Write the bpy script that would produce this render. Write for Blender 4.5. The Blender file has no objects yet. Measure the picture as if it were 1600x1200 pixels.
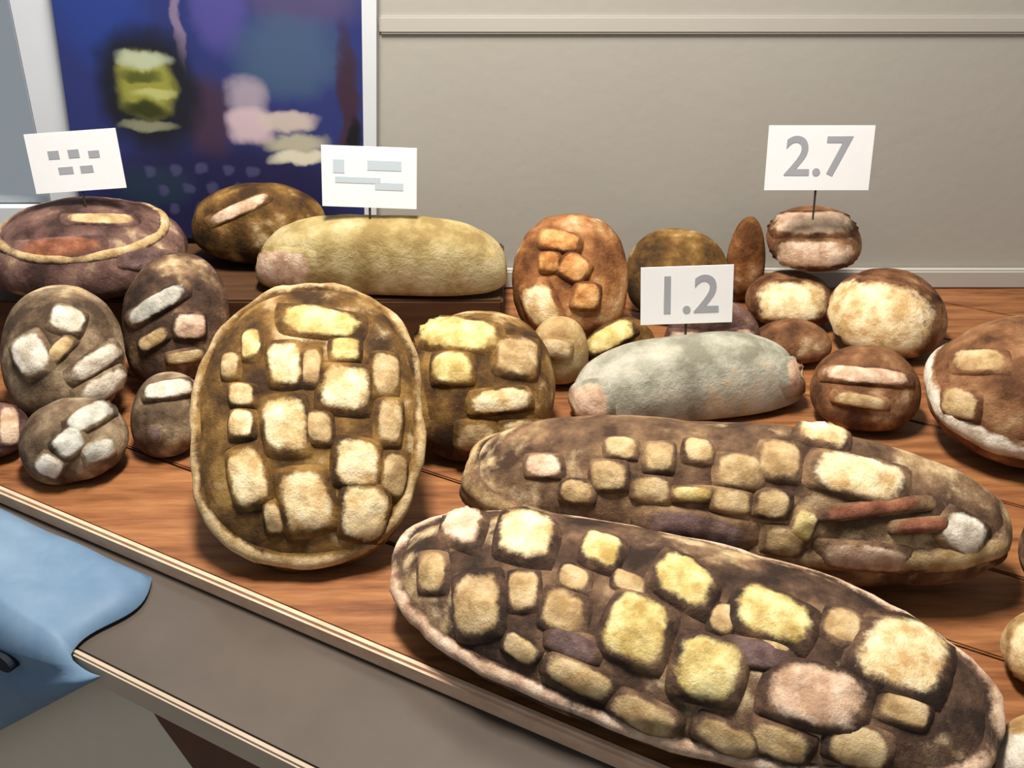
import bpy, bmesh, math, random
from mathutils import Vector, Matrix, noise
from mathutils.bvhtree import BVHTree

random.seed(4)
S = bpy.context.scene
C = bpy.data.collections.new('stall'); S.collection.children.link(C)
R = math.radians

# ------------------------------------------------------------------ camera
F = 1700.0                       # focal length in pixels of the 1600 px frame
CAM = Vector((0.0, 0.0, 1.55)); PITCH = R(28)
cd = bpy.data.cameras.new('camera'); cam = bpy.data.objects.new('camera', cd); C.objects.link(cam)
cam.location = CAM; cam.rotation_euler = (R(90) - PITCH, 0, 0)
cd.sensor_width = 36; cd.lens = F / 1600 * 36; cd.clip_start = 0.05
S.camera = cam
FWD = Vector((0, math.cos(PITCH), -math.sin(PITCH))); UP = Vector((0, math.sin(PITCH), math.cos(PITCH))); RT = Vector((1, 0, 0))
def ray(u, v): return FWD + RT * ((u - 800) / F) + UP * ((600 - v) / F)
def on_z(u, v, z): d = ray(u, v); return CAM + d * ((z - CAM.z) / d.z)
def on_y(u, v, y): d = ray(u, v); return CAM + d * (y / d.y)

# ------------------------------------------------------------------ world and lights
W = bpy.data.worlds.new('daylight'); S.world = W; W.use_nodes = True
bg = W.node_tree.nodes['Background']
bg.inputs[0].default_value = (0.84, 0.92, 1.0, 1); bg.inputs[1].default_value = 0.30
def area(name, loc, target, size, size_y, power, col):
    l = bpy.data.lights.new(name, 'AREA'); l.shape = 'RECTANGLE'; l.size = size; l.size_y = size_y
    l.energy = power; l.color = col
    o = bpy.data.objects.new(name, l); C.objects.link(o); o.location = loc
    o.rotation_euler = (Vector(target) - Vector(loc)).to_track_quat('-Z', 'Y').to_euler()
    return o
area('ceiling_lamp', (-0.15, 1.0, 2.50), (0.05, 1.0, 0.95), 0.5, 0.22, 52, (1.0, 0.93, 0.84))
S.view_settings.view_transform = 'Standard'; S.view_settings.look = 'None'
S.view_settings.exposure = 0.0; S.view_settings.gamma = 1.0; S.view_settings.use_curve_mapping = False

# ------------------------------------------------------------------ materials
def lin(c):
    f = lambda x: x / 12.92 if x <= 0.04045 else ((x + 0.055) / 1.055) ** 2.4
    return tuple(f(x / 255) for x in c) + (1,)
MATS = {}
def mat(key, stops, scale=8.0, rough=0.8, bump=0.0, bscale=60.0, detail=6.0, stretch=(1, 1, 1), metallic=0.0, spec=0.3):
    """noise-driven colour ramp through the listed sRGB colours, plus fine bump"""
    if key in MATS: return MATS[key]
    m = bpy.data.materials.new(key); m.use_nodes = True; nt = m.node_tree; N = nt.nodes; L = nt.links
    b = N['Principled BSDF']; b.inputs['Roughness'].default_value = rough; b.inputs['Metallic'].default_value = metallic
    b.inputs['Specular IOR Level'].default_value = spec
    tc = N.new('ShaderNodeTexCoord'); mp = N.new('ShaderNodeMapping'); mp.inputs['Scale'].default_value = stretch
    L.new(tc.outputs['Object'], mp.inputs['Vector'])
    nz = N.new('ShaderNodeTexNoise'); nz.inputs['Scale'].default_value = scale; nz.inputs['Detail'].default_value = detail
    nz.inputs['Roughness'].default_value = 0.62
    L.new(mp.outputs[0], nz.inputs['Vector'])
    cr = N.new('ShaderNodeValToRGB'); e = cr.color_ramp.elements
    n = len(stops)
    for i, c in enumerate(stops):
        p = 0.30 + 0.40 * (i / (n - 1) if n > 1 else 0)
        el = e[i] if i < 2 else e.new(p)
        el.position = p; el.color = lin(c)
    if n == 1: e[1].color = lin(stops[0])
    L.new(nz.outputs['Fac'], cr.inputs[0]); L.new(cr.outputs[0], b.inputs['Base Color'])
    if bump:
        n2 = N.new('ShaderNodeTexNoise'); n2.inputs['Scale'].default_value = bscale; n2.inputs['Detail'].default_value = 5
        L.new(mp.outputs[0], n2.inputs['Vector'])
        bp = N.new('ShaderNodeBump'); bp.inputs['Strength'].default_value = bump; bp.inputs['Distance'].default_value = 0.004
        L.new(n2.outputs['Fac'], bp.inputs['Height']); L.new(bp.outputs[0], b.inputs['Normal'])
    MATS[key] = m; return m
STOPS = {}
def ramp(N, stops, lo=0.38, hi=0.64):
    cr = N.new('ShaderNodeValToRGB'); e = cr.color_ramp.elements
    for i, c in enumerate(stops):
        p = lo + (hi - lo) * i / (len(stops) - 1)
        el = e[i] if i < 2 else e.new(p)
        el.position = p; el.color = lin(c)
    return cr
def bread_mat(key, stops, flour=None, scale=20, dust=0.30):
    """baked crust mottled by noise; flour = colours of a floury top spread by the 'flour' attribute, or dusted thinly over a bare crust"""
    if key in MATS: return MATS[key]
    m = bpy.data.materials.new(key); m.use_nodes = True; nt = m.node_tree; N = nt.nodes; L = nt.links
    b = N['Principled BSDF']; b.inputs['Roughness'].default_value = 0.7; b.inputs['Specular IOR Level'].default_value = 0.3
    tc = N.new('ShaderNodeTexCoord')
    def nz(sc, det=5, rg=0.6):
        n = N.new('ShaderNodeTexNoise'); n.inputs['Scale'].default_value = sc; n.inputs['Detail'].default_value = det
        n.inputs['Roughness'].default_value = rg; L.new(tc.outputs['Object'], n.inputs['Vector']); return n
    n1 = nz(scale); c1 = ramp(N, stops); L.new(n1.outputs['Fac'], c1.inputs[0])
    n2 = nz(scale * 1.7); fl = flour or ((188, 158, 112), (226, 202, 160)); c2 = ramp(N, fl); L.new(n2.outputs['Fac'], c2.inputs[0])
    n3 = nz(scale * 2.2, 7, 0.7)
    ma = N.new('ShaderNodeMath'); ma.operation = 'MULTIPLY_ADD'
    if flour:
        at = N.new('ShaderNodeAttribute'); at.attribute_name = 'flour'
        L.new(n3.outputs['Fac'], ma.inputs[0]); ma.inputs[1].default_value = 0.9; L.new(at.outputs['Fac'], ma.inputs[2])
        lo, hi = 0.72, 1.05
    else:
        n4 = nz(scale * 0.55, 3)
        L.new(n3.outputs['Fac'], ma.inputs[0]); ma.inputs[1].default_value = 0.6; L.new(n4.outputs['Fac'], ma.inputs[2])
        lo, hi = 1.06 - dust * 0.6, 1.30 - dust * 0.6
    mr = N.new('ShaderNodeMapRange'); mr.interpolation_type = 'SMOOTHSTEP'
    mr.inputs[1].default_value = lo; mr.inputs[2].default_value = hi; L.new(ma.outputs[0], mr.inputs[0])
    mx = N.new('ShaderNodeMix'); mx.data_type = 'RGBA'
    L.new(mr.outputs[0], mx.inputs[0]); L.new(c1.outputs[0], mx.inputs[6]); L.new(c2.outputs[0], mx.inputs[7])
    L.new(mx.outputs[2], b.inputs['Base Color'])
    nb = nz(60, 9, 0.72); bp = N.new('ShaderNodeBump'); bp.inputs['Strength'].default_value = 0.8; bp.inputs['Distance'].default_value = 0.006
    L.new(nb.outputs['Fac'], bp.inputs['Height']); L.new(bp.outputs[0], b.inputs['Normal'])
    STOPS[key] = stops; MATS[key] = m; return m
def crust(key, *stops, scale=20, dust=0.30): return bread_mat(key, stops, None, scale, dust)
def floury(key, *stops): STOPS[key] = stops; return key
def patch_mat(key, body): return bread_mat(key + '_on_' + body, STOPS[body], STOPS[key], 26)

M_wall = mat('wall_plaster', [(172, 168, 158), (178, 174, 164)], scale=2.5, rough=0.9, bump=0.08)
M_rail = mat('rail_paint', [(182, 178, 168), (188, 184, 174)], scale=3, rough=0.6)
M_white = mat('white_paint', [(212, 216, 222), (222, 226, 230)], scale=4, rough=0.5)
M_wood = mat('counter_wood', [(96, 56, 32), (138, 88, 52), (162, 112, 70)], scale=7, rough=0.5, bump=0.2, bscale=30, stretch=(1.2, 9, 9))
M_nosing = mat('nosing_wood', [(206, 166, 136), (226, 192, 164)], scale=9, rough=0.45, stretch=(1, 8, 8))
M_step = mat('step_wood', [(62, 38, 20), (86, 56, 32)], scale=8, rough=0.7, stretch=(1, 8, 8))
M_ledge = mat('ledge_laminate', [(76, 68, 62), (90, 80, 72)], scale=5, rough=0.24, spec=0.5)
M_lnose = mat('ledge_nosing', [(168, 150, 130), (184, 166, 146)], scale=8, rough=0.4)
M_panel = mat('panel_beige', [(206, 194, 174), (218, 206, 188)], scale=4, rough=0.7)
M_shade = mat('ledge_shade', [(70, 38, 24), (98, 58, 42)], scale=9, rough=0.6)  # dark brown that paints in the shade under the ledge overhang
M_floor = mat('floor_tile', [(150, 142, 130), (170, 160, 148)], scale=5, rough=0.6)
M_card = mat('card_white', [(246, 246, 246), (255, 255, 255)], scale=6, rough=0.6)
M_pick = mat('pick_dark', [(50, 44, 36), (60, 54, 44)], scale=6, rough=0.4)

# ------------------------------------------------------------------ mesh helpers
def link(name, me, m, parent=None, smooth=False):
    o = bpy.data.objects.new(name, me); C.objects.link(o)
    if m: me.materials.append(m)
    if smooth:
        for p in me.polygons: p.use_smooth = True
    if parent: o.parent = parent
    return o
def tag(o, label, cat, group=None):
    o['label'] = label; o['category'] = cat
    if group: o['group'] = group
    return o
def structure(o): o['kind'] = 'structure'; return o
def prism(name, pts, z0, z1, m, parent=None, bevel=0.0):
    """vertical prism over a plan polygon (counter-clockwise)"""
    bm = bmesh.new()
    lo = [bm.verts.new((p[0], p[1], z0)) for p in pts]; hi = [bm.verts.new((p[0], p[1], z1)) for p in pts]
    bm.faces.new(hi); bm.faces.new(lo[::-1])
    n = len(pts)
    for i in range(n): bm.faces.new((lo[i], lo[(i + 1) % n], hi[(i + 1) % n], hi[i]))
    bmesh.ops.recalc_face_normals(bm, faces=bm.faces)
    if bevel: bmesh.ops.bevel(bm, geom=bm.edges[:], offset=bevel, segments=2, affect='EDGES')
    me = bpy.data.meshes.new(name); bm.to_mesh(me); bm.free()
    return link(name, me, m, parent)
def box(name, x0, x1, y0, y1, z0, z1, m, parent=None, bevel=0.0):
    return prism(name, [(x0, y0), (x1, y0), (x1, y1), (x0, y1)], z0, z1, m, parent, bevel)

# ------------------------------------------------------------------ the setting
ZC = 0.90                                    # top of the wooden counter
ZL = 0.884                                   # top of the lower ledge
YW = 1.545                                    # face of the back wall
e0 = on_z(50, 780, ZC); e1 = on_z(1050, 1200, ZC)
ed = (e1 - e0); ed.z = 0; ed.normalize()      # direction of the counter's front edge
en = Vector((ed.y, -ed.x, 0))                 # pointing out of the counter, to the customer
if en.y > 0: en = -en
A_ = e0 - ed * 0.55; B_ = e1 + ed * 0.45
structure(box('floor', -2.6, 2.6, -1.2, 2.2, -0.05, 0, M_floor))
xw = on_y(92, 150, YW).x
structure(box('wall_back', xw + 0.04, 2.6, YW, YW + 0.12, 0, 2.8, M_wall))
structure(box('wall_below_window', -2.6, xw + 0.04, YW, YW + 0.12, 0, 0.98, M_wall))
rz = on_y(1000, 38, YW).z
structure(box('trim_1', on_y(592, 38, YW).x, 2.6, YW - 0.004, YW, rz - 0.012, rz + 0.012, M_rail, bevel=0.003))
structure(box('baseboard_back', -1.1, 1.5, YW - 0.014, YW, ZC, ZC + 0.03, M_rail, bevel=0.003))
# window on the left, daylight behind it
wn = structure(box('window_1', -2.6, xw + 0.04, YW + 0.01, YW + 0.07, 0.98, 1.02, M_white))
box('window_frame', xw - 0.045, xw + 0.04, YW - 0.002, YW + 0.08, 1.02, 2.6, M_white, wn, 0.004)
box('window_frame', xw - 0.60, xw - 0.55, YW - 0.015, YW + 0.08, 1.02, 2.6, M_white, wn, 0.004)
g = bpy.data.materials.new('window_glass'); g.use_nodes = True
gb = g.node_tree.nodes['Principled BSDF']; gb.inputs['Transmission Weight'].default_value = 1.0
gb.inputs['Roughness'].default_value = 0.35; gb.inputs['IOR'].default_value = 1.1
gb.inputs['Base Color'].default_value = lin((250, 252, 252))
box('window_pane', xw - 0.55, xw - 0.045, YW + 0.03, YW + 0.036, 1.02, 2.6, g, wn)
# counter, its planks and nosing
back = YW - 0.001
cb = structure(prism('counter_body', [tuple(x[:2]) for x in (A_ - en * 0.09, B_ - en * 0.09, Vector((1.5, B_.y + 0.2, 0)), Vector((1.5, back, 0)), Vector((-1.15, back, 0)))], 0.02, ZC - 0.03, M_panel))
def strip(name, d0, d1, s0, s1, z0, z1, m, parent=None, bevel=0.002):
    """a bar parallel to the counter edge: d = distance out of the counter, s = along it from e0"""
    q = [e0 + ed * s0 + en * d1, e0 + ed * s1 + en * d1, e0 + ed * s1 + en * d0, e0 + ed * s0 + en * d0]
    return prism(name, [tuple(p[:2]) for p in q], z0, z1, m, parent, bevel)
def clip_strip(name, d0, d1, z0, z1, m, parent):
    """a plank parallel to the front edge, cut off at the back wall and at the sides"""
    pts = [e0 + ed * -0.75 + en * d1, e0 + ed * 1.9 + en * d1, e0 + ed * 1.9 + en * d0, e0 + ed * -0.75 + en * d0]
    poly = [Vector((p.x, p.y)) for p in pts]
    def cut(poly, f):
        out = []
        for i, p in enumerate(poly):
            q = poly[(i + 1) % len(poly)]; a, b = f(p), f(q)
            if a >= 0: out.append(p)
            if (a >= 0) != (b >= 0): out.append(p + (q - p) * (a / (a - b)))
        return out
    for f in (lambda p: back - p.y, lambda p: p.x + 1.15, lambda p: 1.5 - p.x): poly = cut(poly, f) if poly else poly
    if len(poly) < 3: return None
    return prism(name, [tuple(p) for p in poly], z0, z1, m, parent, 0.0015)
d = 0.0
while d > -1.75:
    w = 0.128
    clip_strip('plank', d - w + 0.003, d, ZC - 0.03, ZC, M_wood, cb); d -= w
strip('nosing', 0.0, 0.010, -0.75, 1.2, ZL, ZC + 0.003, M_nosing, cb, 0.003)
# lower glossy ledge in front of the counter
lo = on_z(215, 1062, ZL); lw = (lo - e0).dot(en)
lg = structure(strip('ledge', 0.0, lw, -0.75, 1.2, ZL - 0.022, ZL, M_ledge))
strip('ledge_nosing', lw, lw + 0.007, -0.75, 1.2, ZL - 0.024, ZL + 0.002, M_lnose, lg, 0.002)
strip('front_panel', lw - 0.045, lw - 0.02, -0.75, 1.2, 0.02, ZL - 0.022, M_panel, cb)
bs = (lo - e0).dot(ed)
q0 = e0 + en * (lw - 0.02)
def on_front(u, v, off):
    d = ray(u, v); o = q0 + en * off
    return CAM + d * ((o - CAM).dot(en) / d.dot(en))
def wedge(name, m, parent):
    """dark piece standing in for the shade below the ledge, deeper towards the near end"""
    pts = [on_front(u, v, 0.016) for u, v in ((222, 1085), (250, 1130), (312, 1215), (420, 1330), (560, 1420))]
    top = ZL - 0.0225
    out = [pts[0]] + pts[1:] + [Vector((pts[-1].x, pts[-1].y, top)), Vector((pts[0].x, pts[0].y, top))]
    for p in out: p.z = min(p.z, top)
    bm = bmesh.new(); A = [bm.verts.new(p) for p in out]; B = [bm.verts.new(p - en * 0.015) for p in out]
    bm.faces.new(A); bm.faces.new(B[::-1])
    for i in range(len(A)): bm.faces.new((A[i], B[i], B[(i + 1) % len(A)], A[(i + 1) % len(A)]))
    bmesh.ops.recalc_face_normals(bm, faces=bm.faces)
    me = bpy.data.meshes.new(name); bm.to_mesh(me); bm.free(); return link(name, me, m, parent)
wedge('shade_wedge', M_shade, cb)
# a low wooden display step at the back, hidden under the rear loaves
ZS = 0.975
tag(box('display_step', -1.0, -0.012, 1.315, YW - 0.016, ZC, ZS, M_step, None, 0.003), 'low dark wooden display step under the rear loaves', 'step')

# ------------------------------------------------------------------ poster on the wall
yp = YW - 0.02
def wall_poly(name, px, y, m, parent, th=0.004):
    bm = bmesh.new(); pts = [on_y(u, v, y) for u, v in px]
    f = [bm.verts.new(p) for p in pts]; b = [bm.verts.new(p + Vector((0, th, 0))) for p in pts]
    bm.faces.new(f); bm.faces.new(b[::-1])
    for i in range(len(f)): bm.faces.new((f[i], b[i], b[(i + 1) % len(f)], f[(i + 1) % len(f)]))
    bmesh.ops.recalc_face_normals(bm, faces=bm.faces)
    me = bpy.data.meshes.new(name); bm.to_mesh(me); bm.free(); return link(name, me, m, parent)
def ell(cx, cy, rx, ry, n=28): return [(cx + rx * math.cos(2 * math.pi * i / n), cy - ry * math.sin(2 * math.pi * i / n)) for i in range(n)]
def print_mat(key, base, blobs):
    """soft printed shapes: (u, v, half width, half height, softness, colour, strength), pixels of the sheet turned into sheet positions"""
    m = bpy.data.materials.new(key); m.use_nodes = True; nt = m.node_tree; N = nt.nodes; L = nt.links
    b = N['Principled BSDF']; b.inputs['Roughness'].default_value = 0.55
    tc = N.new('ShaderNodeTexCoord'); sp = N.new('ShaderNodeSeparateXYZ'); 
    nz = N.new('ShaderNodeTexNoise'); nz.inputs['Scale'].default_value = 26; nz.inputs['Detail'].default_value = 4
    L.new(tc.outputs['Object'], nz.inputs['Vector'])
    vm = N.new('ShaderNodeVectorMath'); vm.operation = 'MULTIPLY_ADD'; vm.inputs[1].default_value = (0.03, 0.03, 0.03)
    L.new(nz.outputs['Color'], vm.inputs[0]); L.new(tc.outputs['Object'], vm.inputs[2])
    L.new(vm.outputs[0], sp.inputs[0])
    def M(op, *a):
        n = N.new('ShaderNodeMath'); n.operation = op
        for i, x in enumerate(a):
            if hasattr(x, 'default_value'): L.new(x, n.inputs[i])
            else: n.inputs[i].default_value = x
        return n.outputs[0]
    col = None
    for (u, v, hx, hz, soft, c, st) in blobs:
        p = on_y(u, v, yp); kx = (on_y(u + hx, v, yp) - p).length; kz = (on_y(u, v + hz, yp) - p).length
        dx = M('POWER', M('ABSOLUTE', M('DIVIDE', M('SUBTRACT', sp.outputs['X'], p.x + 0.015), kx)), 2.3)
        dz = M('POWER', M('ABSOLUTE', M('DIVIDE', M('SUBTRACT', sp.outputs['Z'], p.z + 0.015), kz)), 2.3)
        r = M('ADD', dx, dz)
        mr = N.new('ShaderNodeMapRange'); mr.interpolation_type = 'SMOOTHSTEP'
        mr.inputs[1].default_value = 1 + soft; mr.inputs[2].default_value = max(0.0, 1 - soft); mr.inputs[4].default_value = st
        L.new(r, mr.inputs[0])
        mx = N.new('ShaderNodeMix'); mx.data_type = 'RGBA'; L.new(mr.outputs[0], mx.inputs[0])
        if col is None: mx.inputs[6].default_value = lin(base)
        else: L.new(col, mx.inputs[6])
        mx.inputs[7].default_value = lin(c); col = mx.outputs[2]
    # fine diagonal net over the navy foot of the sheet
    L.new(col, b.inputs['Base Color'])
    return m
NV = (30, 28, 72); DK = (20, 22, 36)
blobs = [(150, -20, 70, 120, .8, (36, 60, 138), .9), (470, -10, 90, 60, .9, (88, 78, 112), .7), (340, 10, 40, 70, .9, (82, 76, 150), .8),
         (276, 40, 8, 80, .9, (140, 122, 150), .8), (450, 90, 80, 60, .9, (66, 90, 122), .9), (350, 330, 200, 100, .5, NV, .95), (240, 290, 60, 30, .9, (34, 60, 74), .6),
         (325, 180, 34, 60, .9, (66, 44, 62), .9), (545, 170, 16, 110, .9, (58, 34, 50), .95), (556, 215, 12, 30, .9, (8, 8, 16), 1),
         (232, 142, 80, 92, .55, DK, 1), (226, 132, 42, 50, .6, (150, 150, 64), 1), (222, 92, 40, 14, .9, (190, 200, 170), .9), (218, 118, 30, 8, .9, (72, 78, 26), .9), (238, 146, 30, 8, .9, (190, 192, 120), .9),
         (230, 172, 34, 12, .9, (38, 44, 8), .95), (230, 198, 42, 9, .9, (150, 152, 124), .8),
         (385, 150, 32, 30, .9, (168, 156, 170), .9), (392, 196, 34, 26, .8, (212, 188, 196), .9), (450, 190, 46, 14, .8, (206, 190, 180), .9), (462, 222, 50, 14, .8, (190, 184, 160), .9), (468, 246, 44, 12, .8, (226, 220, 196), .95)]
for i in range(5):
    for j in range(3):
        blobs.append((236 + 40 * i + 20 * (j % 2), 266 + 30 * j, 9, 8, .9, (78, 78, 120), .7))
po = tag(wall_poly('poster', [(72, -60), (564, -60), (570, 372), (133, 372)], yp, print_mat('poster_print', (40, 50, 112), blobs), None, 0.016),
         'large blue poster with a lime green round motif on the wall', 'poster')
wall_poly('frame_strip', [(564, -60), (588, -60), (588, 372), (570, 372)], yp, M_white, po, 0.018)

# ------------------------------------------------------------------ bread
def loaf_mesh(a, b, c, top=2.0, plan=2.2, flat=0.55, lump=0.05, seed=0, nu=96, nv=52, bend=0.0):
    """closed loaf: plan superellipse a x b, domed top of height c, flattened base"""
    bm = bmesh.new(); rows = []
    def pt(th, ph):
        cx, sx = math.cos(ph), math.sin(ph)
        r = (abs(cx) ** plan + abs(sx) ** plan) ** (-1.0 / plan)
        k = math.cos(th); z = math.sin(th)
        k = abs(k) ** (2.0 / max(top, 0.1)); zz = (abs(z) ** (2.0 / max(top, 0.1))) * (1 if z > 0 else -flat)
        p = Vector((cx * r * k * a, sx * r * k * b, zz * c))
        n1 = noise.noise(Vector((p.x * 14 + seed * 7.3, p.y * 14, p.z * 14)))
        n2 = noise.noise(Vector((p.x * 45, p.y * 45 + seed * 3.1, p.z * 45)))
        p *= 1 + lump * n1 + lump * 0.35 * n2
        p.y += bend * (p.x / a) ** 2 * a
        return p
    for j in range(1, nv):
        th = -math.pi / 2 + math.pi * j / nv
        rows.append([bm.verts.new(pt(th, 2 * math.pi * i / nu)) for i in range(nu)])
    bot = bm.verts.new((0, 0, -flat * c)); tp = bm.verts.new((0, 0, c))
    for j in range(len(rows) - 1):
        for i in range(nu): bm.faces.new((rows[j][i], rows[j][(i + 1) % nu], rows[j + 1][(i + 1) % nu], rows[j + 1][i]))
    for i in range(nu):
        bm.faces.new((bot, rows[0][(i + 1) % nu], rows[0][i])); bm.faces.new((tp, rows[-1][i], rows[-1][(i + 1) % nu]))
    bmesh.ops.recalc_face_normals(bm, faces=bm.faces)
    return bm
def loaf(name, uv, z, a, b, c, m, label, cat='bread', yaw=0, tilt=0, spin=0, roll=0, group=None, **kw):
    """loaf whose middle shows at pixel uv and whose lowest point rests at height z"""
    bm = loaf_mesh(a, b, c, **kw)
    rot = Matrix.Rotation(R(yaw), 4, 'Z') @ Matrix.Rotation(R(tilt), 4, 'X') @ Matrix.Rotation(R(roll), 4, 'Y') @ Matrix.Rotation(R(spin), 4, 'Z')
    low = min((rot @ v.co).z for v in bm.verts)
    loc = on_z(uv[0], uv[1], z - low)
    me = bpy.data.meshes.new(name); bm.to_mesh(me)
    o = link(name, me, m, None, True)
    o.matrix_world = Matrix.Translation(loc) @ rot
    o['_'] = 0; del o['_']
    tag(o, label, cat, group)
    MW[o.name] = Matrix.Translation(loc) @ rot
    BV[o.name] = BVHTree.FromBMesh(bm); bm.free()
    return o
MW = {}; BV = {}
def patch(o, quad, m, h=0.006, n=13, name='crust_patch', sink=0.0015, grow=1.5):
    """raised piece of crust on loaf o; quad = pixel corners whose rays are dropped on the loaf"""
    mw = MW[o.name]; inv = mw.inverted(); bv = BV[o.name]; ori = inv @ CAM
    q = [Vector(p) for p in quad]; mid = sum(q, Vector((0, 0))) / 4; q = [mid + (p - mid) * grow * random.uniform(0.90, 1.10) for p in q]
    bm = bmesh.new(); G = []; FL = []; h *= 1.1
    for j in range(n):
        row = []
        for i in range(n):
            s, t = 2 * i / (n - 1) - 1, 2 * j / (n - 1) - 1
            # square to rounded square
            ss, tt = s * math.sqrt(1 - 0.16 * t * t), t * math.sqrt(1 - 0.16 * s * s)
            A, B = (ss + 1) / 2, (tt + 1) / 2
            p = (q[0] * (1 - A) + q[1] * A) * (1 - B) + (q[3] * (1 - A) + q[2] * A) * B
            dr = (inv.to_3x3() @ ray(p.x, p.y)).normalized()
            loc, nor, _, dist = bv.ray_cast(ori, dr)
            w = 0.0
            while loc is None and w < 0.95:          # past the outline: slide back towards the middle of the patch
                w += 0.06; pp = p.lerp(mid, w)
                dr = (inv.to_3x3() @ ray(pp.x, pp.y)).normalized(); loc, nor, _, dist = bv.ray_cast(ori, dr)
            if loc is None: loc, nor, _, dist = bv.find_nearest(ori + dr * (mw.translation - CAM).length)
            r = max(abs(s), abs(t)); FL.append(1.0 - 0.95 * max(0, ((s ** 4 + t ** 4) ** 0.25 - 0.34) / 0.58))
            k = ((1 - s * s) * (1 - t * t)) ** 0.42 if r < 0.999 else 0.0
            k *= 1 + 0.35 * noise.noise(loc * 90)
            row.append(bm.verts.new(loc + nor * (h * k - sink * (r ** 8))))
        G.append(row)
    for j in range(n - 1):
        for i in range(n - 1): bm.faces.new((G[j][i], G[j + 1][i], G[j + 1][i + 1], G[j][i + 1]))
    bm.normal_update()
    me = bpy.data.meshes.new(name); bm.to_mesh(me); bm.free()
    at = me.attributes.new('flour', 'FLOAT', 'POINT')
    for i, f in enumerate(FL): at.data[i].value = f
    return link(name, me, patch_mat(m, o.data.materials[0].name), o, True)
def rim(o, m, th=14.0, wid=7.0, h=0.006, n=96, k=9, name='crust_rim', a0=0, a1=360):
    """raised floury ridge running round a loaf at elevation th (degrees), from plan angle a0 to a1"""
    bv = BV[o.name]; bm = bmesh.new(); G = []; FL = []; closed = (a1 - a0) >= 360
    co = [v.co for v in o.data.vertices]; ax = max(c.x for c in co); ay = max(c.y for c in co); az = max(c.z for c in co)
    for i in range(n):
        ph = R(a0 + (a1 - a0) * i / (n if closed else n - 1)); row = []
        for j in range(k):
            t = 2 * j / (k - 1) - 1
            e_ = R(th + wid * t + 2.0 * noise.noise(Vector((math.cos(ph) * 2, math.sin(ph) * 2, th))))
            dr = Vector((math.cos(ph) * math.cos(e_) * ax, math.sin(ph) * math.cos(e_) * ay, math.sin(e_) * az))
            loc, nor, _, dist = bv.ray_cast(dr * 3, -dr.normalized())
            if loc is None: loc, nor, _, dist = bv.find_nearest(dr)
            if nor.dot(dr) < 0: nor = -nor
            w = 1 - t * t
            w *= 0.45 + 0.55 * min(1, max(0, 0.9 + 1.6 * noise.noise(Vector((math.cos(ph) * 3.1, math.sin(ph) * 3.1, th * 1.3)))))
            if not closed: w *= min(1, 8 * min(i, n - 1 - i) / n)
            FL.append(0.15 + 0.8 * w * (0.75 + 0.5 * noise.noise(loc * 30)))
            row.append(bm.verts.new(loc + nor * (h * w ** 0.7 * (1 + 0.3 * noise.noise(loc * 60)) - 0.0012 * (1 - w))))
        G.append(row)
    for i in range(n if closed else n - 1):
        for j in range(k - 1): bm.faces.new((G[i][j], G[(i + 1) % n][j], G[(i + 1) % n][j + 1], G[i][j + 1]))
    bmesh.ops.recalc_face_normals(bm, faces=bm.faces)
    me = bpy.data.meshes.new(name); bm.to_mesh(me); bm.free()
    at = me.attributes.new('flour', 'FLOAT', 'POINT')
    for i, f in enumerate(FL): at.data[i].value = f
    return link(name, me, patch_mat(m, o.data.materials[0].name), o, True)
def rect(u0, v0, u1, v1, rot=0, skew=0):
    cx, cy = (u0 + u1) / 2, (v0 + v1) / 2; hx, hy = (u1 - u0) / 2, (v1 - v0) / 2; a = R(rot)
    return [(cx + x * math.cos(a) - y * math.sin(a), cy + x * math.sin(a) + y * math.cos(a)) for x, y in ((-hx, -hy), (hx, -hy), (hx, hy), (-hx, hy))]
def patches(o, specs, m, **kw):
    for s in specs: patch(o, rect(*s), m, **kw)

K_olive = crust('crust_olive', (58, 36, 10), (104, 72, 28), (150, 114, 58), dust=0.30)
K_dark = crust('crust_dark', (44, 28, 18), (86, 62, 46), (134, 104, 76), dust=0.34)
K_mid = crust('crust_mid', (66, 44, 30), (112, 84, 60), (156, 124, 88), dust=0.36)
K_purple = crust('crust_mauve', (60, 38, 32), (104, 74, 66), (138, 104, 92))
K_brown = crust('crust_brown', (76, 44, 22), (126, 84, 52), (164, 120, 82))
K_orange = crust('crust_orange', (92, 52, 20), (142, 90, 46), (182, 130, 80))
K_tan = crust('crust_tan', (150, 116, 70), (190, 158, 108), (216, 188, 140))
K_grey = crust('crust_grey_flour', (136, 132, 114), (170, 168, 150), (196, 190, 172))
K_yel = crust('crust_yellow_flour', (150, 126, 76), (180, 160, 106), (204, 188, 142))
K_stone = crust('crust_stone', (70, 52, 36), (118, 96, 72), (168, 148, 118))
P_cream = floury('flour_cream', (206, 168, 112), (238, 210, 160), (252, 234, 192))
P_yel = floury('flour_yellow', (182, 152, 84), (216, 192, 124), (240, 222, 160))
P_tan = floury('flour_tan', (164, 132, 88), (196, 166, 118), (216, 190, 146))
P_white = floury('flour_white', (196, 182, 158), (226, 214, 194), (246, 238, 222))
P_pink = floury('flour_pink', (190, 152, 122), (222, 188, 158), (244, 216, 190))
P_grey = floury('flour_grey', (168, 164, 150), (200, 196, 182), (222, 218, 204))
P_red = floury('slash_red', (112, 64, 42), (144, 88, 62), (170, 112, 82))
P_mauve = floury('crust_plum', (84, 62, 58), (112, 88, 84), (140, 114, 106))
P_or = floury('crust_amber', (166, 104, 50), (204, 146, 84), (226, 176, 116))

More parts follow.
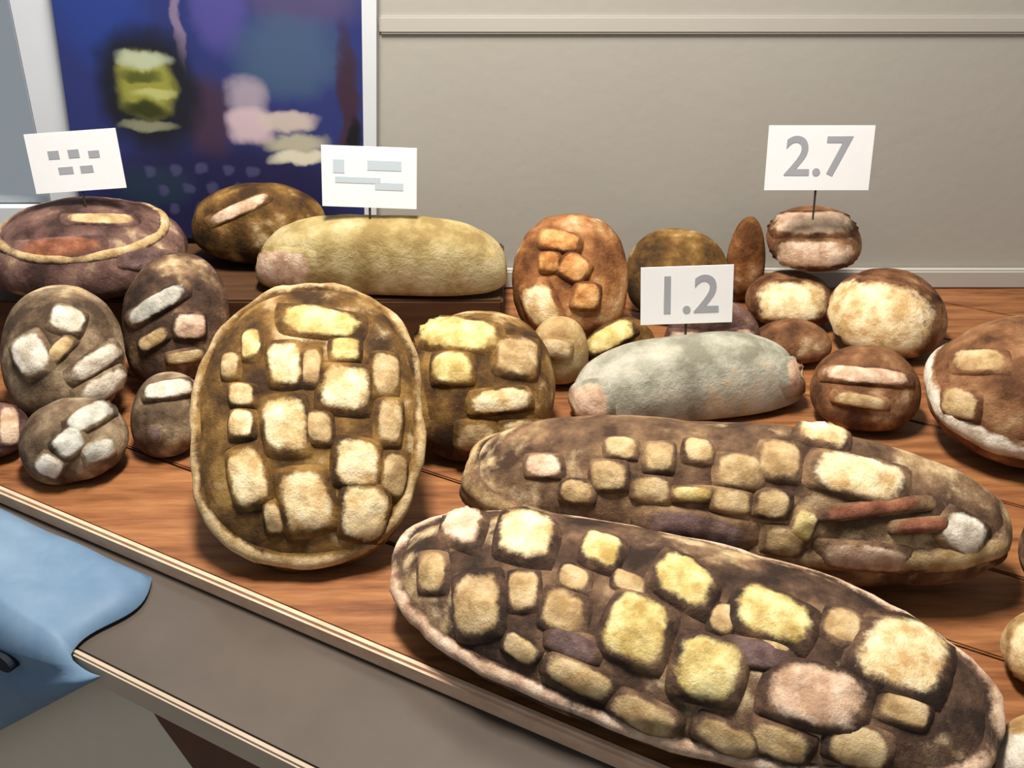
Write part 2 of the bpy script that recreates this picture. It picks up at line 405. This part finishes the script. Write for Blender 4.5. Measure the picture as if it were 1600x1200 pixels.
# --- tilted loaf with a lattice of floury squares
A = loaf('lattice_loaf', (484, 664), ZC, 0.112, 0.150, 0.055, K_olive, 'oval olive-brown loaf with a lattice of cream squares propped up on end', tilt=38, plan=2.5, top=2.2, lump=0.03, seed=1, yaw=3)
patches(A, [(422, 540, 470, 600, -4), (506, 576, 570, 636, 6), (364, 604, 398, 634), (364, 644, 398, 682), (418, 632, 474, 704, -4), (366, 708, 412, 780, -14), (448, 742, 514, 822, -10), (526, 694, 588, 758, 6), (538, 768, 596, 838, 8)], P_cream, h=0.008)
patches(A, [(584, 560, 618, 612), (590, 630, 624, 690, 4), (596, 712, 628, 770, 8), (350, 556, 374, 590), (480, 648, 516, 690), (416, 786, 440, 830, -10), (474, 552, 500, 600)], P_tan, h=0.006)
patches(A, [(452, 488, 560, 526, 6), (520, 534, 560, 564), (382, 520, 408, 560)], P_yel, h=0.006)
rim(A, P_tan, th=16, wid=8, h=0.007)

# --- the two long loaves on the near side
B = loaf('long_loaf', (1046, 998), ZC, 0.256, 0.096, 0.060, K_dark, 'longest dark loaf with scattered cream floury squares along the counter edge', yaw=-25, tilt=14, plan=2.3, top=2.1, lump=0.035, seed=2)
patches(B, [(790, 815, 858, 872, 12), (1347, 978, 1468, 1070, 18)], P_cream, h=0.010)
patches(B, [(1212, 1052, 1336, 1126, 16), (697, 798, 752, 852, 20)], P_pink, h=0.009)
patches(B, [(912, 846, 964, 888, 20), (952, 940, 1040, 1026, 22), (1026, 884, 1112, 938, 30), (1152, 936, 1266, 1000, 22), (1064, 1008, 1156, 1090, 14)], P_yel, h=0.010)
patches(B, [(718, 908, 780, 990, -6), (853, 932, 911, 984, 16), (860, 1040, 960, 1078, 26), (960, 1094, 1050, 1130, 26), (1090, 1130, 1180, 1168, 24)], P_tan, h=0.007)
rim(B, P_pink, th=10, wid=8, h=0.007)
patches(B, [(1110, 950, 1146, 990, 20), (1290, 960, 1340, 1000, 20), (1190, 1000, 1230, 1036, 10), (1380, 1090, 1450, 1130, 20), (1180, 1140, 1260, 1180, 20), (1300, 1140, 1380, 1190, 16), (800, 900, 840, 950, 0), (880, 890, 920, 920, 16), (960, 900, 1006, 926, 20), (790, 1000, 840, 1030, 30), (660, 870, 696, 920)], P_tan, h=0.005)
patches(B, [(1020, 960, 1052, 988), (1140, 1006, 1230, 1040, 10), (860, 990, 930, 1024, 20)], P_mauve, h=0.006)
Cc = loaf('long_loaf', (1130, 792), ZC, 0.262, 0.078, 0.086, K_mid, 'long brown loaf with reddish slashes lying behind the longest loaf', yaw=-11, tilt=10, plan=2.6, top=2.0, lump=0.04, seed=3)
patches(Cc, [(930, 724, 976, 762), (1008, 698, 1050, 738), (1125, 716, 1184, 757, 6), (1188, 696, 1244, 744, 8)], P_tan, h=0.007)
patches(Cc, [(1270, 720, 1392, 772, 14), (1250, 664, 1318, 696, 16)], P_cream, h=0.009)
patches(Cc, [(1470, 806, 1530, 856, 30)], P_white, h=0.006)
rim(Cc, P_tan, th=12, wid=8, h=0.006)
patches(Cc, [(880, 752, 924, 782, 6), (990, 748, 1040, 782, 6), (1120, 768, 1170, 798, 8), (1184, 770, 1230, 806, 8), (1070, 690, 1112, 722, 4), (948, 690, 990, 716, 2), (1196, 826, 1250, 862, 8)], P_tan, h=0.006)
patches(Cc, [(1300, 784, 1440, 804, -6), (1400, 812, 1470, 830, -4)], P_red, h=0.007)
patches(Cc, [(1020, 806, 1160, 846, 10)], P_mauve, h=0.006)
patches(Cc, [(1240, 800, 1270, 840, 20), (1054, 762, 1108, 782)], P_yel, h=0.006)
patches(Cc, [(1290, 852, 1408, 886, 4), (824, 712, 874, 744)], P_pink, h=0.005)

# --- middle of the pile
G = loaf('round_loaf', (744, 606), ZC, 0.094, 0.098, 0.075, K_olive, 'yellowish round loaf with big floury patches behind the propped lattice loaf', tilt=24, plan=2.2, lump=0.05, seed=4)
patches(G, [(664, 506, 770, 546, 4), (684, 556, 736, 596), (636, 612, 664, 690, -8)], P_yel, h=0.008)
patches(G, [(742, 608, 818, 640, -6)], P_cream, h=0.009)
patches(G, [(776, 536, 830, 584, 4), (720, 662, 770, 700), (786, 660, 838, 684)], P_tan, h=0.007)
D = loaf('floury_loaf', (1075, 612), ZC, 0.142, 0.056, 0.070, K_grey, 'smooth pale grey floury loaf below the price card on the pile', yaw=12, tilt=4, plan=3.2, top=2.4, flat=0.25, lump=0.03, seed=5)
patches(D, [(892, 606, 948, 662, -10), (1226, 560, 1282, 606, -14)], P_pink, h=0.006)
E = loaf('floury_loaf', (598, 424), ZS + 0.001, 0.168, 0.048, 0.078, K_yel, 'wide pale yellow floury loaf lying on top under the faintly printed price card', yaw=-3, tilt=10, plan=4.0, top=2.5, flat=0.22, lump=0.025, seed=6)
patches(E, [(404, 396, 480, 446, 4)], P_pink, h=0.003)
I = loaf('bread_roll', (970, 545), ZC, 0.050, 0.034, 0.040, K_olive, 'small yellow roll squeezed in at the end of the grey floury loaf', yaw=28, tilt=10, lump=0.05, seed=7)
patches(I, [(922, 514, 984, 540, -30)], P_yel, h=0.006)
H = loaf('round_loaf', (890, 436), ZC + 0.01, 0.080, 0.092, 0.050, K_orange, 'amber-brown knobbly round loaf tilted up against the wall side of the pile', tilt=48, yaw=-8, lump=0.07, seed=8)
patches(H, [(826, 446, 866, 506, -22)], P_cream, h=0.007)
patches(H, [(850, 366, 904, 392, 10), (880, 404, 916, 436, 30), (900, 446, 934, 480, 10), (846, 400, 872, 424)], P_or, h=0.010)

X1 = loaf('bread_roll', (872, 556), ZC, 0.038, 0.042, 0.056, K_tan, 'tan roll wedged between the yellowish round loaf and the grey floury loaf', tilt=14, lump=0.05, seed=31)
patches(X1, [(850, 530, 890, 556, 10)], P_tan, h=0.006)
X2 = loaf('bread_roll', (1236, 540), ZC, 0.052, 0.036, 0.036, K_brown, 'reddish brown roll below the bottom roll of the stack', lump=0.05, seed=32)
# --- left end
Nl = loaf('round_loaf', (138, 398), ZS + 0.001, 0.130, 0.100, 0.070, K_purple, 'broad mauve-brown round loaf carrying a price card beside the poster', plan=2.2, tilt=8, lump=0.03, seed=9)
rim(Nl, P_tan, th=34, wid=5, h=0.004)
patches(Nl, [(40, 376, 150, 402, -4)], P_red, h=0.003)
patches(Nl, [(196, 392, 262, 420, 8)], P_mauve, h=0.004)
patches(Nl, [(110, 336, 200, 350, 0)], P_tan, h=0.003)
Fl = loaf('round_loaf', (408, 362), ZS + 0.001, 0.096, 0.058, 0.072, K_olive, 'dark olive round loaf tucked behind the wide yellow floury loaf', tilt=8, lump=0.05, seed=10)
patches(Fl, [(330, 318, 420, 336, -24)], P_pink, h=0.003)
O = loaf('scored_loaf', (100, 560), ZC, 0.070, 0.095, 0.070, K_stone, 'tall taupe loaf with slanting floury ridges under the broad mauve-brown loaf', tilt=34, spin=14, lump=0.05, seed=11)
patches(O, [(84, 486, 130, 520, 20), (30, 530, 72, 580, -30), (110, 556, 178, 580, -34), (122, 590, 190, 618, -30)], P_white, h=0.009)
patches(O, [(74, 536, 116, 556, -46)], P_tan, h=0.007)
Pl = loaf('scored_loaf', (116, 692), ZC, 0.056, 0.054, 0.045, K_stone, 'small taupe loaf with pale floury patches lying before the slant-ridged taupe loaf', tilt=20, spin=20, lump=0.06, seed=12)
patches(Pl, [(104, 640, 170, 668, -30), (86, 676, 128, 708, -40), (134, 690, 176, 716, -20)], P_grey, h=0.007)
patches(Pl, [(60, 712, 96, 742, 30)], P_white, h=0.005)
Q = loaf('scored_loaf', (276, 506), ZC, 0.066, 0.090, 0.056, K_dark, 'dark loaf with a pale greenish ridge beside the propped lattice loaf', tilt=52, lump=0.05, seed=13)
patches(Q, [(208, 466, 290, 488, -30)], P_grey, h=0.009)
patches(Q, [(222, 520, 262, 540, -30), (268, 548, 312, 564, -10)], P_tan, h=0.006)
patches(Q, [(276, 494, 314, 526)], P_pink, h=0.008)
Rr = loaf('bread_roll', (264, 650), ZC, 0.040, 0.052, 0.046, K_stone, 'small taupe roll with one pale ridge beside the propped lattice loaf', tilt=30, lump=0.05, seed=14)
patches(Rr, [(228, 600, 290, 622, -10)], P_white, h=0.007)
patches(Rr, [(232, 668, 250, 688)], P_mauve, h=0.003)
Sl = loaf('bread_roll', (-14, 680), ZC, 0.042, 0.042, 0.036, K_purple, 'pinkish roll at the far end of the counter', lump=0.04, seed=15)
patches(Sl, [(0, 640, 26, 690)], P_pink, h=0.004)

# --- right back: stack of small round loaves, brown loaves
L2 = loaf('bread_roll', (1234, 474), ZC, 0.062, 0.060, 0.044, K_brown, 'floury round roll at the bottom of the small stack by the wall', tilt=6, lump=0.04, seed=17)
patches(L2, [(1186, 446, 1280, 498)], P_cream, h=0.004)
L3 = loaf('bread_roll', (1386, 496), ZC, 0.076, 0.076, 0.062, K_brown, 'larger floury round roll in front of the stacked rolls', tilt=14, lump=0.03, seed=16)
patches(L3, [(1288, 452, 1440, 540, 10)], P_cream, h=0.005)
L1 = loaf('bread_roll', (1270, 378), ZC + 0.073, 0.066, 0.062, 0.046, K_brown, 'floury roll on top of the stack under a price card', tilt=14, lump=0.03, seed=18)
patches(L1, [(1216, 336, 1324, 366), (1224, 380, 1330, 414)], P_pink, h=0.005)
Lo = loaf('bread_roll', (1164, 424), ZC, 0.028, 0.024, 0.084, K_orange, 'small amber roll next to the top roll of the stack', lump=0.05, seed=19)
J = loaf('round_loaf', (1058, 432), ZC, 0.074, 0.072, 0.046, K_olive, 'dark round loaf half hidden behind a price card beside the amber roll', tilt=46, lump=0.04, seed=20)
Kk = loaf('bread_roll', (1112, 534), ZC, 0.062, 0.034, 0.060, K_purple, 'pinkish roll behind the smooth grey floury loaf', lump=0.04, seed=21, tilt=8)
patches(Kk, [(1050, 520, 1110, 548, 6), (1126, 516, 1176, 544, -14)], P_pink, h=0.005)
M1 = loaf('long_loaf', (1350, 614), ZC, 0.063, 0.060, 0.055, K_brown, 'brown stubby loaf between the grey floury loaf and the big brown loaf', yaw=-12, tilt=12, lump=0.04, seed=22)
patches(M1, [(1300, 578, 1410, 598, 4)], P_pink, h=0.006)
patches(M1, [(1310, 616, 1380, 634, 8)], P_tan, h=0.005)
M2 = loaf('round_loaf', (1608, 624), ZC, 0.112, 0.098, 0.092, K_brown, 'big warm brown round loaf with a floury lower rim by the wall', tilt=16, lump=0.05, seed=23)
rim(M2, P_white, th=8, wid=9, h=0.005)
patches(M2, [(1478, 610, 1528, 650, 10), (1500, 550, 1570, 580)], P_tan, h=0.006)
# --- right edge
T1 = loaf('round_loaf', (1700, 880), ZC, 0.056, 0.060, 0.076, K_dark, 'dark loaf half in view past the end of the long loaves', lump=0.04, seed=24)
T2 = loaf('bread_roll', (1640, 1024), ZC, 0.038, 0.038, 0.040, K_tan, 'small cream roll half in view beside the longest loaf', lump=0.03, seed=25)
patches(T2, [(1584, 980, 1650, 1060)], P_cream, h=0.003)

T3 = loaf('bread_roll', (1640, 1196), ZC, 0.038, 0.038, 0.038, K_tan, 'white floury roll at the near end beside the longest loaf', lump=0.03, seed=26)
patches(T3, [(1556, 1150, 1650, 1230)], P_white, h=0.003)

# ------------------------------------------------------------------ price cards
def card(uv, y, w, h, label, lean=8, yaw=0, roll=0, pick=0.05, ink=(), texts=()):
    loc = on_y(uv[0], uv[1], y)
    bm = bmesh.new(); bmesh.ops.create_cube(bm, size=1); bmesh.ops.scale(bm, vec=(w, 0.0016, h), verts=bm.verts)
    me = bpy.data.meshes.new('price_card'); bm.to_mesh(me); bm.free()
    o = link('price_card', me, M_card); tag(o, label, 'price card')
    mw = Matrix.Translation(loc) @ Matrix.Rotation(R(yaw), 4, 'Z') @ Matrix.Rotation(R(-lean), 4, 'X') @ Matrix.Rotation(R(roll), 4, 'Y')
    o.matrix_world = mw
    bm = bmesh.new(); bmesh.ops.create_cone(bm, cap_ends=True, segments=10, radius1=0.0012, radius2=0.0018, depth=pick + 0.03)
    bmesh.ops.translate(bm, vec=(0, 0.0028, -h / 2 - pick / 2 + 0.015), verts=bm.verts)
    me = bpy.data.meshes.new('pick'); bm.to_mesh(me); bm.free(); link('pick', me, M_pick, o)
    for k, (x0, z0, x1, z1, m) in enumerate(ink):
        bm = bmesh.new(); bmesh.ops.create_cube(bm, size=1)
        bmesh.ops.scale(bm, vec=((x1 - x0) * w, 0.0004, (z1 - z0) * h), verts=bm.verts)
        bmesh.ops.translate(bm, vec=(((x0 + x1) / 2 - 0.5) * w, -0.001, ((z0 + z1) / 2 - 0.5) * h), verts=bm.verts)
        me = bpy.data.meshes.new('print'); bm.to_mesh(me); bm.free(); link('print', me, m, o)
    for body, size, x, z, m in texts:
        cu = bpy.data.curves.new('print', 'FONT'); cu.body = body; cu.size = size * h; cu.align_x = 'CENTER'; cu.align_y = 'CENTER'
        cu.extrude = 0.0002; cu.offset = 0.0008
        to = bpy.data.objects.new('print', cu); C.objects.link(to)
        dg = bpy.context.evaluated_depsgraph_get(); me = bpy.data.meshes.new_from_object(to.evaluated_get(dg))
        bpy.data.objects.remove(to); me.transform(Matrix.Translation(((x - 0.5) * w, -0.0011, (z - 0.5) * h)) @ Matrix.Rotation(R(90), 4, 'X'))
        me.materials.clear(); link('print', me, m, o)
    return o
I_grey = mat('ink_grey', [(160, 162, 168), (174, 176, 182)], scale=9)
I_pale = mat('ink_pale', [(196, 210, 218), (206, 218, 222)], scale=9)
px = 1 / F
card((118, 252), 1.37, 0.118, 0.076, 'white price card with two rows of small grey marks on the mauve-brown loaf', roll=-4, pick=0.04,
     ink=[(.22, .56, .34, .70, I_grey), (.44, .56, .56, .70, I_grey), (.66, .54, .78, .66, I_grey), (.30, .30, .46, .42, I_grey), (.54, .30, .68, .42, I_grey)])
card((577, 277), 1.36, 0.122, 0.078, 'white price card with faint pale blue print on the wide yellow loaf', roll=2, pick=0.05,
     ink=[(.12, .56, .24, .78, I_pale), (.48, .62, .84, .78, I_pale), (.14, .40, .62, .50, I_pale), (.56, .30, .86, .42, I_pale)])
card((1073, 461), 1.22, 0.112, 0.072, 'white price card with dark grey figures standing behind the grey floury loaf', roll=-2, pick=0.05,
     texts=[('1.2', 0.92, 0.50, 0.48, I_grey)])
card((1280, 247), 1.40, 0.138, 0.084, 'white price card with grey figures on the stacked rolls', roll=0, pick=0.04,
     texts=[('2.7', 0.86, 0.48, 0.50, I_grey)])

# ------------------------------------------------------------------ pale blue plastic bag over the ledge
M_bag = mat('bag_plastic', [(84, 110, 138), (98, 124, 150), (116, 140, 162)], scale=7, rough=0.55, bump=0.3, bscale=14, spec=0.25)
def bag():
    """half-empty carrier bag lying on the ledge and hanging over its edge"""
    bm = bmesh.new(); n, k = 36, 30; top = []; bot = []
    sA, sB = -0.30, bs - 0.06                      # along the counter edge
    prof = []
    for i in range(k):                             # across: from the apron out over the nosing and down
        t = i / (k - 1)
        if i < 18: prof.append((0.022 + (lw - 0.012) * i / 17, ZL + 0.004, 0))
        else: prof.append((lw + 0.012, (i - 17) / (k - 18), 1))
    for i in range(k):
        dd, z, dn = prof[i]; rt = []; rb = []
        for j in range(n):
            s = j / (n - 1); t = i / (k - 1)
            so = sA + (sB - sA) * s
            so += 0.05 * (t - 0.6) * s + 0.012 * math.sin(t * 9) * s
            th = 0.020 * (max(0, 1 - (2 * s - 1) ** 4) ** 0.5) * (max(0, 1 - (2 * t - 1) ** 4) ** 0.5)
            th *= 1 + 0.45 * noise.noise(Vector((s * 7, t * 6, 1.7)))
            p = e0 + ed * so + en * dd
            if dn: a = Vector((p.x, p.y, ZL + 0.004 - z * (0.03 + 0.85 * (sB - so)))); b_ = a + en * (th + 0.0008)
            else: a = Vector((p.x, p.y, z)); b_ = a + Vector((0, 0, th + 0.0008))
            rt.append(bm.verts.new(b_)); rb.append(bm.verts.new(a))
        top.append(rt); bot.append(rb)
    for i in range(k - 1):
        for j in range(n - 1):
            bm.faces.new((top[i][j], top[i + 1][j], top[i + 1][j + 1], top[i][j + 1]))
            bm.faces.new((bot[i][j], bot[i][j + 1], bot[i + 1][j + 1], bot[i + 1][j]))
    for i in range(k - 1):
        bm.faces.new((top[i][0], bot[i][0], bot[i + 1][0], top[i + 1][0])); bm.faces.new((top[i][-1], top[i + 1][-1], bot[i + 1][-1], bot[i][-1]))
    for j in range(n - 1):
        bm.faces.new((top[0][j], top[0][j + 1], bot[0][j + 1], bot[0][j])); bm.faces.new((top[-1][j], bot[-1][j], bot[-1][j + 1], top[-1][j + 1]))
    bmesh.ops.recalc_face_normals(bm, faces=bm.faces)
    me = bpy.data.meshes.new('plastic_bag'); bm.to_mesh(me); bm.free()
    return link('plastic_bag', me, M_bag, None, True)
bg_o = bag()
M_hole = mat('hole_dark', [(14, 22, 34), (20, 28, 40)], scale=8, rough=0.8)
hb = bmesh.new(); hc = on_front(-2, 1036, 0.056)
r0 = [hb.verts.new(hc + ed * (0.016 * math.cos(2 * math.pi * i / 20)) + Vector((0, 0, 0.009 * math.sin(2 * math.pi * i / 20)))) for i in range(20)]
r1 = [hb.verts.new(v.co - en * 0.02) for v in r0]
hb.faces.new(r0)
for i in range(20): hb.faces.new((r0[i], r1[i], r1[(i + 1) % 20], r0[(i + 1) % 20]))
bmesh.ops.recalc_face_normals(hb, faces=hb.faces)
hm = bpy.data.meshes.new('handle_hole'); hb.to_mesh(hm); hb.free()
link('handle_hole', hm, M_hole, bg_o)['label'] = 'dark handle hole'
tag(bg_o, 'pale blue plastic bag draped over the end of the lower ledge', 'bag')
